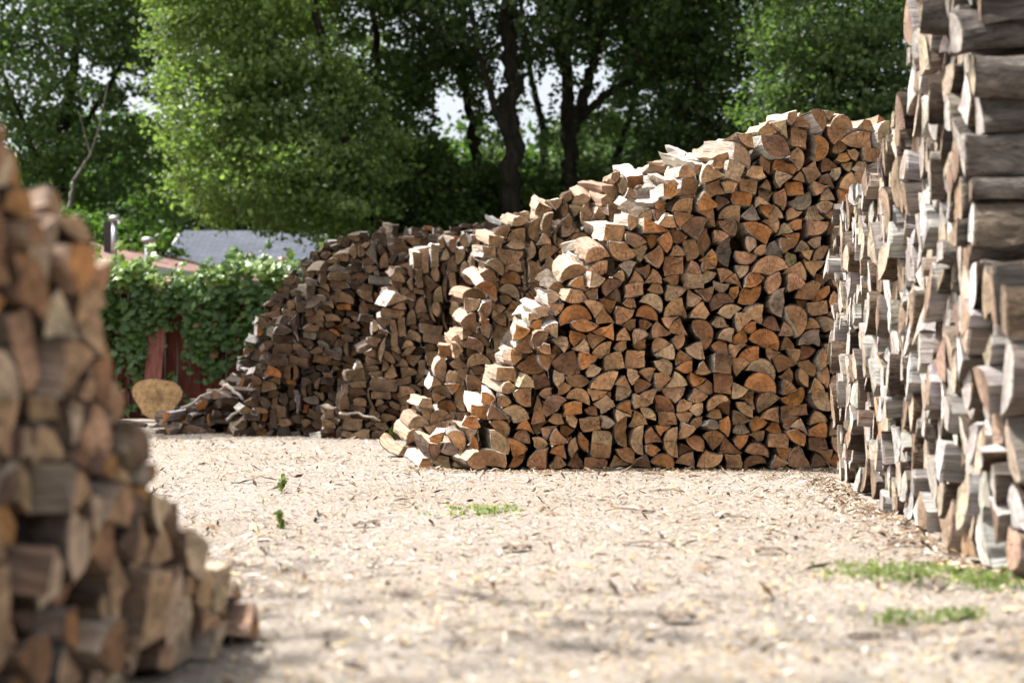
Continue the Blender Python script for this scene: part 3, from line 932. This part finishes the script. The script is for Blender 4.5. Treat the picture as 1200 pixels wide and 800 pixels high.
G1, G2 = (.056, .086, .042), (.13, .175, .078)                # dark
Y1, Y2 = (.11, .165, .06), (.235, .30, .11)                     # yellow-green
def E(px, py, Y_, rx, ry, rz): return (tuple(at(px, py, Y_)), (rx, ry, rz))
def W(px, py, Y_): return at(px, py, Y_)
def B(px, Y_): return Vector(((px - 600) / F * Y_, Y_, 0))


# left: dark airy tree
tree(B(60, 31), [([B(60, 31), W(70, 180, 31), W(90, 30, 31), W(100, -150, 31)], .28, .08), ([W(66, 250, 31), W(20, 130, 31), W(-20, 40, 30)], .13, .04),
                 ([W(72, 190, 31), W(130, 90, 31), W(170, 10, 31)], .12, .03)],
     [E(60, 100, 31, 3.1, 2.6, 2.6), E(150, 60, 31, 1.9, 2, 1.7), E(10, 200, 31, 2.6, 2, 1.8), E(130, 210, 32, 1.9, 2, 1.9), E(60, -80, 31, 4, 3, 2.6)],
     1150, 34, .26, .155, (.050, .086, .034), (.115, .17, .060), 'dark green leafy tree behind the red-roofed house at the left edge', gaps=[E(125, 105, 31, .35, 3, .6), E(185, 130, 31, .4, 4, .7), E(60, 90, 31, .3, 3, .3)])
# pale dead limb tree left
tree(B(76, 27.5), [([B(76, 27.5), W(78, 260, 27.5), W(84, 212, 27.5)], .09, .06), ([W(84, 212, 27.5), W(104, 180, 27.5), W(114, 150, 27.5), W(124, 95, 27.5)], .05, .018),
                   ([W(104, 180, 27.5), W(90, 130, 27.5)], .022, .01)],
     [E(60, 290, 27.5, 1.5, 1.2, .8), E(130, 292, 27.5, 1.2, 1, .5)], 160, 34, .2, .13, (.05, .10, .02), (.10, .17, .035),
     'small low tree with a bare pale forked limb in front of darker foliage', bark='palebark')
# yellow-green maple
tree(B(446, 24.5), [([B(446, 24.5), W(440, 255, 24.5), W(400, 150, 24.5), W(370, 20, 24.5), W(360, -90, 24.5)], .22, .08), ([W(436, 240, 24.5), W(350, 200, 24.3), W(270, 160, 24)], .09, .025),
                    ([W(408, 170, 24.5), W(320, 100, 24.5), W(250, 60, 24.5)], .08, .02)],
     [E(262, 120, 24, 1.05, 1.3, 1.0), E(330, 110, 24.5, 1.3, 1.6, 1.0), E(250, 200, 24, .75, 1.1, .9), E(330, 205, 24, 1.35, 1.5, .95), E(395, 175, 24.5, 1.1, 1.4, 1.3),
      E(280, 40, 24.5, 1.5, 1.6, 1.0), E(390, 248, 23.6, .8, 1, .38), E(285, 262, 24, .25, .5, .18), E(300, -40, 24.5, 2.2, 2, 1.2)],
     1000, 44, .19, .118, Y1, Y2, 'bright yellow-green maple in full sun behind the vine-covered fence', gaps=[E(387, 95, 24.5, .25, 3, .35), E(295, 245, 24, .16, 3, .12), E(246, 78, 24, .15, 3, .2)])
# darker tree between
tree(B(455, 27.5), [([B(455, 27.5), W(452, 200, 27.5), W(440, 60, 27.5), W(430, -100, 27.5)], .2, .08), ([W(500, 195, 27.5), W(470, 165, 27.5), W(420, 130, 27)], .06, .03), ([W(545, 200, 27.5), W(490, 160, 27.5), W(455, 120, 27.3)], .05, .02)],
     [E(470, 150, 27.5, 1.4, 1.8, 1.3), E(430, 230, 27, 1.6, 1.6, 1.0), E(500, 230, 27.5, 1.4, 1.5, 1.0), E(480, 60, 27.5, 1.1, 1.4, .9), E(370, 60, 30, 1.8, 1.5, 1.0), E(450, -60, 27.5, 2.6, 2, 1.3)],
     850, 40, .22, .135, (.050, .085, .030), (.12, .17, .050), 'mid green tree whose low crown hangs over the dark stacks', gaps=[E(432, 62, 27.5, .3, 4, .35), E(535, 140, 27.5, .32, 4, .65)])
# the big dark trunks in the centre
tree(B(600, 26), [([B(604, 26), W(602, 270, 26), W(600, 150, 26), W(598, 60, 26), W(596, -150, 26)], .36, .2), ([W(602, 190, 26), W(560, 60, 26), W(540, -60, 26)], .13, .06)],
     [E(600, 20, 26, 2.2, 2.4, .7), E(540, -190, 26, 4.2, 3.5, 2.2), E(560, 95, 27.5, .9, 1.4, .7), E(640, 110, 27, .8, 1.2, .9)],
     760, 46, .30, .14, G1, G2, 'thick straight dark trunked tree in the middle of the far trees')
tree(B(565, 28.5), [([B(572, 28.5), W(566, 230, 28.5), W(556, 165, 28.5), W(543, 90, 28.5), W(540, -60, 28.5)], .22, .10)],
     [E(520, 70, 28.5, 1.2, 1.6, .7), E(470, -190, 28.5, 3.6, 3, 2.0), E(590, 150, 29.5, .9, 1.2, 1.0)],
     560, 42, .28, .135, G1, G2, 'leaning slender dark trunked tree left of the thick middle trunk', gaps=[E(533, 135, 28.5, .36, 4, .7)])
tree(B(668, 27), [([B(668, 27), W(668, 240, 27), W(668, 165, 27), W(664, 100, 27), W(655, -80, 27)], .33, .14), ([W(668, 165, 27), W(690, 95, 27), W(704, 40, 27), W(725, -90, 27)], .2, .10),
                  ([W(668, 150, 27), W(706, 112, 27), W(760, 80, 27), W(830, 66, 27)], .15, .05)],
     [E(670, 10, 27, 2.3, 2.4, .9), E(760, 60, 27.5, 1.6, 1.6, .8), E(700, -200, 27, 4.2, 3.4, 2.2), E(725, 125, 29, .9, 1, .7)],
     760, 46, .30, .14, G1, G2, 'dark forked tree right of the thick middle trunk', gaps=[E(702, 88, 27, .3, 4, .4), E(620, 170, 27, .3, 4, .5)])
tree(B(716, 30), [([B(690, 30), W(705, 230, 30), W(728, 170, 30), W(745, 110, 30), W(770, 20, 30)], .2, .07), ([B(645, 31), W(640, 220, 31), W(636, 150, 31), W(622, 90, 31), W(610, 0, 31)], .2, .08)],
     [E(735, 160, 31, 1.1, 1.3, 1.0), E(640, 190, 31.5, 1.3, 1.2, .9), E(760, 40, 30, 2, 1.8, .9), E(700, -60, 30, 3, 2, 1.2)],
     430, 36, .22, .135, G1, G2, 'thin leaning double trunked tree behind the forked one', gaps=[E(718, 185, 31, .35, 4, .45)])
# right: dark tree then lighter one
tree(B(830, 25), [([B(830, 25), W(828, 180, 25), W(820, 60, 25), W(815, -120, 25)], .26, .12), ([W(828, 170, 25), W(780, 110, 25), W(745, 60, 25)], .1, .03)],
     [E(800, 120, 25.5, 1.2, 1.5, 1.0), E(860, 90, 25, 1.3, 1.5, 1.2), E(780, 190, 26, 1.3, 1.3, .8), E(800, 10, 25, 2.2, 2, .9), E(890, 150, 25, 1.0, 1.2, .8), E(820, -90, 25, 3, 2.6, 1.3)],
     900, 40, .22, .13, (.042, .072, .028), (.100, .148, .050), 'dense dark green tree standing behind the top of the tall stack', gaps=[E(828, 62, 25, .25, 4, .22), E(728, 92, 25, .3, 4, .3)])
tree(B(985, 21), [([B(985, 21), W(980, 160, 21), W(972, 60, 21), W(965, -100, 21)], .16, .08), ([W(978, 150, 21), W(935, 105, 21), W(905, 95, 21)], .06, .02), ([W(978, 140, 21), W(1030, 90, 21)], .06, .02)],
     [E(985, 110, 21, 1.0, 1.2, .85), E(920, 130, 21, .65, .9, .6), E(1030, 90, 21, 1.0, 1.2, .9), E(960, 40, 21, 1.0, 1.3, .6), E(1010, 180, 21, 1.2, 1.2, .6), E(1120, 60, 21, 1.6, 1.2, 1.4), E(1000, -60, 21, 2, 1.8, 1.0)],
     850, 42, .16, .105, (.058, .100, .040), (.13, .185, .068), 'fresh green leafy tree rising between the tall stack and the right stack', gaps=[E(927, 98, 21, .13, 3, .12)])

# unseen trees put in to throw shade on the right stack and dark stacks
tree((6.2, 6.4, 0), [([(6.2, 6.4, 0), (6.0, 6.3, 4.5), (5.2, 6.0, 7.5), (4.4, 5.6, 11)], .26, .12), ([(5.6, 6.1, 6.2), (3.0, 5.6, 8.0), (-.2, 5.3, 8.8)], .11, .03), ([(5.2, 6.0, 7.5), (2.5, 5.0, 9.5), (.8, 4.8, 10)], .1, .03)],
     [((-.15, 5.2, 9.2), (2.4, 2.3, 1.9)), ((3.2, 5.4, 10.2), (2.6, 2.4, 2.2))], 420, 40, .25, .15, G1, G2, 'unseen tree beside the right stack with high branches put over it for shade')
tree((-8.6, 13.4, 0), [([(-8.6, 13.4, 0), (-8.4, 13.4, 4), (-7.8, 13.5, 8), (-7.4, 13.5, 12)], .25, .1), ([(-8.3, 13.4, 5.4), (-6.8, 13.4, 7.6), (-5.0, 13.5, 9)], .1, .03)],
     [((-6.1, 15.3, 9.2), (2.4, 2.2, 1.8)), ((-7.8, 15.2, 11), (2.4, 2.0, 2.0))], 290, 28, .26, .15, G1, G2, 'unseen tree beyond the left edge put in to shade the dark stacks')

tree((-7.4, 2.6, 0), [([(-7.4, 2.6, 0), (-7.2, 2.6, 3.5), (-6.6, 2.8, 6.5), (-6.2, 2.8, 10)], .22, .1), ([(-6.8, 2.7, 5.4), (-5.4, 2.9, 6.6), (-3.6, 3.0, 7.2)], .09, .02)],  # unseen tree, put in so its sparse crown dapples the near ground
     [((-4.1, 3.0, 7.1), (2.6, 1.15, 1.0)), ((-6.4, 2.8, 8.6), (2.2, 2.0, 1.8))], 38, 17, .26, .15, G1, G2, 'unseen tree beyond the left edge put in to dapple the near ground')

# dark shrubs under the trees
for px, py, Y_, rx, rz, n_, lab in ((425, 285, 25.5, 1.0, .5, 200, 'low dark shrub behind the left end of the dark stacks'),
                                    (500, 262, 26.5, 1.8, .7, 330, 'wide dark shrub rising just over the dark stacks'),
                                    (610, 235, 27.5, 1.9, 1.0, 380, 'dark shrub at the foot of the thick middle trunk'),
                                    (730, 225, 27.5, 1.9, 1.0, 380, 'dark shrub behind the slope of the tall stack'),
                                    (850, 200, 27, 1.6, 1.0, 300, 'dark shrub hidden low behind the tall stack top')):
    c = at(px, py + 25, Y_); root = empty('shrub', (c.x, c.y, 0))
    for k in range(5):
        MB().tube([(c.x + rng.normal(0, .1), c.y, 0), (c.x + rng.normal(0, rx * .4), c.y + rng.normal(0, .3), c.z)], [.035, .012], 6).build('stem', M['trunk'], root, (c.x, c.y, 0))
    C = crown_pts([((c.x, c.y, c.z - .2), (rx, 1.0, rz + .2)), ((c.x, c.y, c.z * .5), (rx, .9, c.z * .5))], n_, 36, .2, .5); C = C[C[:, 2] > .05]
    f = rng.uniform(0, 1, (len(C), 1)); col = np.array((.045, .085, .026)) * (1 - f) + np.array((.11, .17, .05)) * f
    link('foliage', leaf_mesh('foliage', C - np.array((c.x, c.y, 0)), .12 * rng.uniform(.6, 1.4, len(C)), col), M['leaf'], root)
    tag(root, lab, 'shrub', 'shrubs under the far trees')

# far wood that reads as one mass
ells = []
for px in range(-300, 1500, 70):
    ells.append(E(px, 275 + rng.uniform(-30, 25), 46 + rng.uniform(-3, 3), 3.0, 2.0, 3.2 + rng.uniform(-.5, .5)))
C = crown_pts(ells, 3600, 34, .42, .4); C = C[C[:, 2] > 0]
f = rng.uniform(0, 1, (len(C), 1)); col = np.array((.035, .07, .02)) * (1 - f) + np.array((.085, .14, .035)) * f
tag(link('far_woods', leaf_mesh('far_woods', C, .27 * rng.uniform(.6, 1.4, len(C)), col), M['leaf']), 'far green woods closing the view behind the nearer trees', 'woods', kind='stuff')


# ------------------------------------------------------------------ fence, vine, board
def make_fence():
    root = empty('board_fence', (-5, 17.2, 0)); x0, x1 = -11.0, 1.5
    m = MB(); x = x0; i = 0
    while x < x1:
        hgt = 1.62 + rng.normal(0, .008); yy = 17.2 + rng.normal(0, .003)
        m.box((x + .07, yy, hgt / 2 + .03), (.138, .02, hgt), Matrix.Rotation(rng.normal(0, .006), 3, 'Y')); x += .148
    m.build('board_panel', M['fence'], root, (-5, 17.2, 0))
    for z in (.4, 1.32): MB().box(((x0 + x1) / 2, 17.26, z), (x1 - x0, .04, .09)).build('rail', M['fence'], root, (-5, 17.26, z))
    x = x0
    while x < x1:
        MB().box((x, 17.33, .84), (.09, .09, 1.68)).build('post', M['fence'], root, (x, 17.33, 0)); x += 2.4
    tag(root, 'dark red board fence under the climbing vine at the back of the yard', 'fence')


make_fence()
b0 = at(187, 432, 16.6)
MB().box((at(181, 402, 17).x, 17.02, .78), (.20, .03, 1.42), Matrix.Rotation(.06, 3, 'Y') @ Matrix.Rotation(-.1, 3, 'X')).build('plank', M['board'])
tag(bpy.data.objects['plank'], 'faded red plank leaning on the fence behind the sawn trunk section', 'plank')


def make_vine():
    root = empty('climbing_vine', (-4.2, 17.1, 0))
    x0, x1 = -9.5, -2.2
    n = 15000; X = rng.uniform(x0, x1, n); t = rng.uniform(0, 1, n)
    Z = 1.84 - t * 1.74
    bump = .07 * np.sin(X * 2.1 + .6) + .05 * np.sin(X * 5.2) + .03 * np.sin(X * 11)
    # cover thins out towards the ground, more so at the right
    xr = np.clip((X + 5.2) / 2.5, 0, 1)
    lim = .86 - .30 * xr + .20 * np.sin(X * 3.4) + .14 * np.sin(X * 8.1)
    dens = np.clip((lim - t) / .32, 0, 1) * .85 + .05
    dens = dens * np.clip(.98 + .9 * np.sin(X * 6.1 + Z * 5) * np.sin(Z * 8.3 - X * 3.1), .15, 1)
    keep = rng.random(n) < dens
    X, Z, t, bump = X[keep], Z[keep], t[keep], bump[keep]
    Yv = 17.12 - .24 * np.exp(-t * 2.0) * rng.uniform(0, 1, len(X)) - rng.uniform(0, .10, len(X))
    top = rng.uniform(0, 1, len(X)) < .12
    Z = Z + bump * (1 - t); Yv = np.where(top, 17.2 + rng.uniform(-.3, .35, len(X)), Yv); Z = np.where(top, 1.80 + 1.4 * bump + np.abs(rng.normal(0, .10, len(X))) * (.4 + np.sin(X * 9) ** 2), Z)
    C = np.stack([X, Yv, Z], 1)
    f = rng.uniform(0, 1, (len(X), 1)); col = np.array((.050, .105, .028)) * (1 - f) + np.array((.10, .175, .045)) * f
    col = np.where(rng.random((len(X), 1)) < .035, np.array((.22, .13, .05)), col)
    yellowish = (Z > 1.62)[:, None] & (rng.random((len(X), 1)) < .5); col = np.where(yellowish, np.array((.17, .25, .05)), col)  # about half the topmost leaves are a lighter yellow-green
    me = leaf_mesh('foliage', C - np.array((-4.2, 17.1, 0)), rng.uniform(.055, .17, len(X)), col, (0, -1.1, .9), True, .55)
    link('foliage', me, M['vine'], root)
    for k in range(16):
        x = rng.uniform(x0, x1); MB().tube(curve_pts((x, 17.14, 0), (x + rng.normal(0, .5), 17.1, 1.9), 0, 8, .03), .012, 6).build('stem', M['trunk'], root, (-4.2, 17.1, 0))
    tag(root, 'broad-leaved green vine draped over the top of the red fence', 'vine')


make_vine()


# ------------------------------------------------------------------ houses beyond the fence
def roof_obj(name, corners, mat, parent, thick=.12, uvs=None):
    c = [Vector(p) for p in corners]; nrm = (c[1] - c[0]).cross(c[3] - c[0]).normalized()
    if nrm.z < 0: nrm = -nrm
    m = MB(); m.v = [tuple(p) for p in c] + [tuple(p - nrm * thick) for p in c]
    m.f = [(0, 1, 2, 3), (7, 6, 5, 4), (0, 4, 5, 1), (1, 5, 6, 2), (2, 6, 7, 3), (3, 7, 4, 0)]
    o = m.build(name, mat, parent, parent.location)
    me = o.data; uv = me.uv_layers.new(name='uv'); e1 = (c[1] - c[0]).normalized(); e2 = (c[3] - c[0]).normalized()
    for lp in me.loops:
        q = me.vertices[lp.vertex_index].co + parent.location - c[0]; uv.data[lp.index].uv = (q.dot(e1), q.dot(e2))
    return o


def house(name, corner, ang, length, width, eave, slope, wall, roofm, label, over=.35):
    """corner: nearest corner; u runs along the eave, v into the house"""
    u = Vector((math.cos(ang), math.sin(ang), 0)); v = Vector((-math.sin(ang), math.cos(ang), 0)); c = Vector(corner)
    root = empty(name, c); zr = eave + slope * width / 2
    P = lambda a, b, z: c + u * a + v * b + Vector((0, 0, z))
    m = MB(); pr = [(0, 0), (0, eave), (width / 2, zr), (width, eave), (width, 0)]
    k = len(pr)
    for a in (0, length):
        for b, z in pr: m.v.append(tuple(P(a, b, z - (.14 if z > 1 else 0))))
    m.f = [tuple(range(k)), tuple(range(k, 2 * k))[::-1]] + [(i, (i + 1) % k, k + (i + 1) % k, k + i) for i in range(k)]
    m.build('wall', wall, root, c)
    ze = eave - over * slope
    r = roof_obj('roof', [P(-over, -over, ze), P(length + over, -over, ze), P(length + over, width / 2, zr), P(-over, width / 2, zr)], roofm, root)
    roof_obj('roof', [P(length + over, width + over, ze), P(-over, width + over, ze), P(-over, width / 2 + .004, zr), P(length + over, width / 2 + .004, zr)], roofm, root)
    rot = Matrix.Rotation(ang, 3, 'Z')
    MB().box(P(length / 2, -over - .025, ze - .10), (length + 2 * over, .03, .2), rot).build('fascia', M['white'], root, c)
    for a in (-over - .02, length + over + .02):
        for s_ in (0, 1):
            b0_, b1_ = (-over, width / 2) if s_ == 0 else (width + over, width / 2)
            q0, q1 = P(a, b0_, ze - .09), P(a, b1_, zr - .09)
            d = q1 - q0; rr = Matrix((u, d.normalized(), u.cross(d.normalized()))).transposed()
            MB().box((q0 + q1) / 2, (.03, d.length, .2), rr).build('rake_trim', M['white'], root, c)
    for a in (length * .25, length * .7):
        w = MB(); w.box(P(a, -.03, 1.5), (1.1, .06, 1.0), rot); wo = w.build('window_frame', M['white'], root, c)
        g = MB().box(P(a, -.065, 1.5), (.94, .02, .84), rot).build('pane', M['glass'], wo, c); g.location = (0, 0, 0)
    tag(root, label, 'house', 'houses beyond the fence')
    return root, P, zr


h1, P1h, z1 = house('house', (-7.0, 20.4, 0), math.atan2(2.3, .74), 7.6, 6.0, 2.42, .24, M['wallg'], M['redroof'], 'low house with red-brown shingle roof and white fascia beyond the fence')


def pipe(x, y, z0, z1_, r, name, parent, cap=False, mat='steel'):
    m = MB().tube([(x, y, z0), (x, y, z1_)], r, 14)
    if cap: m.tube([(x, y, z1_ + .02), (x, y, z1_ + .07), (x, y, z1_ + .10)], [r * 2.0, r * 1.9, r * .6], 14)
    o = m.build(name, M[mat], parent, (x, y, z0), True)
    return o


p = at(133, 287, 23.5); pipe(p.x, p.y, 2.5, at(133, 259, 23.5).z, .048, 'chimney_pipe', h1, True)
p = at(173, 290, 25); pipe(p.x, p.y, 2.4, at(173, 284, 25).z, .065, 'roof_vent', h1, True)
p = at(126, 290, 24.0); MB().box((p.x, p.y, 2.85), (.12, .12, .62)).build('chimney_pipe', M['dark'], h1, (p.x, p.y, 2.6))
h2, P2h, z2 = house('house', (-8.3, 34.0, 0), .02, 3.1, 7.0, 2.8, .47, M['wallw'], M['greyroof'], 'house with wide pale grey-blue shingle roof under the maple')


# ------------------------------------------------------------------ weeds
def weeds(px, py, rx, ry, n, lab, size=.02, name='weeds', stuff=True, hh=.03):
    Y_ = H * F / (py - HZ); c = at(px, py, Y_); c.z = 0
    a = rng.uniform(0, 6.28, n); r = np.sqrt(rng.uniform(0, 1, n))
    cl = rng.normal(0, 1, (max(3, n // 60), 2)) * .5; ci = rng.integers(0, len(cl), n)
    X = c.x + (cl[ci, 0] * .8 + rng.normal(0, .25, n)) * rx; Yq = c.y + (cl[ci, 1] * .8 + rng.normal(0, .25, n)) * ry
    Z = gz(X, Yq) + rng.uniform(.004, hh, n)
    C = np.stack([X, Yq, Z], 1)
    f = rng.uniform(0, 1, (n, 1)); col = np.array((.11, .15, .05)) * (1 - f) + np.array((.25, .29, .12)) * f
    me = leaf_mesh(name, C - np.array(c), size * rng.uniform(.6, 1.4, n), col, (0, 0, .8))
    o = link(name, me, M['leaf'], loc=c)
    if stuff: tag(o, lab, 'weeds', kind='stuff')
    else: tag(o, lab, 'weed', 'small weed sprouts in the chips')


weeds(1065, 674, .30, .24, 560, 'low green weeds spreading over the chips left of the right stack', .016)
weeds(1098, 722, .12, .06, 260, 'small bright weed patch nearest below the larger weed patch', .014, 'weeds')
weeds(1180, 690, .14, .12, 200, 'green weeds at the near foot of the grey right stack', .016, 'weeds')
weeds(535, 603, .30, .18, 170, 'thin bright green weed tuft alone in the middle of the yard', .018, 'weeds', True, .04)
weeds(331, 578, .02, .02, 26, 'tiny green sprout in the chips nearer the dark stacks', .03, 'weed_sprout', False, .08)
weeds(331, 612, .02, .02, 30, 'tiny green sprout in the chips nearer the blurred left stack', .026, 'weed_sprout', False, .06)
weeds(222, 488, .05, .03, 24, 'small yellow-green sprout growing out of the tumbled heap', .05, 'weed_sprout', False, .16)
weeds(462, 515, .05, .03, 26, 'small yellow-green sprout at the foot of the dark stacks', .045, 'weed_sprout', False, .10)

# ------------------------------------------------------------------ light, sky, camera
EL = R(60); to_sun = Vector((-math.cos(EL) * .985, math.cos(EL) * .17, math.sin(EL))).normalized()
ld = bpy.data.lights.new('sun', 'SUN'); ld.energy = 5.0; ld.angle = R(.5); ld.color = (1, .975, .93)
lo = bpy.data.objects.new('sun', ld); COL.objects.link(lo); lo.rotation_euler = to_sun.to_track_quat('Z', 'Y').to_euler()
w = bpy.data.worlds.new('World'); sc.world = w; w.use_nodes = True
nt = w.node_tree; bg = nt.nodes['Background']; sky = nt.nodes.new('ShaderNodeTexSky')
sky.sky_type = 'NISHITA'; sky.sun_disc = False; sky.sun_elevation = EL; sky.sun_rotation = math.atan2(to_sun.x, to_sun.y)
sky.dust_density = 6.0; sky.air_density = 1.0
hs = nt.nodes.new('ShaderNodeHueSaturation'); hs.inputs['Saturation'].default_value = .42
nt.links.new(sky.outputs[0], hs.inputs['Color']); nt.links.new(hs.outputs[0], bg.inputs[0]); bg.inputs[1].default_value = .15

cd = bpy.data.cameras.new('camera'); cam = bpy.data.objects.new('camera', cd); COL.objects.link(cam); sc.camera = cam
cam.location = (0, 0, H); cam.rotation_euler = (R(90) + math.atan((HZ - 400) / F), 0, 0)
cd.sensor_width = 36; cd.lens = F / 1200 * 36; cd.clip_end = 900; cd.clip_start = .05
cd.dof.use_dof = True; cd.dof.focus_distance = 7.4; cd.dof.aperture_fstop = 2.3; cd.dof.aperture_blades = 7
vs = sc.view_settings; sc.display_settings.display_device = 'sRGB'; vs.view_transform = 'Standard'; vs.look = 'None'; vs.gamma = 1; vs.exposure = 1.05
sc.cycles.max_bounces = 6; sc.cycles.diffuse_bounces = 4; sc.cycles.transmission_bounces = 4
sc.cycles.use_denoising = True
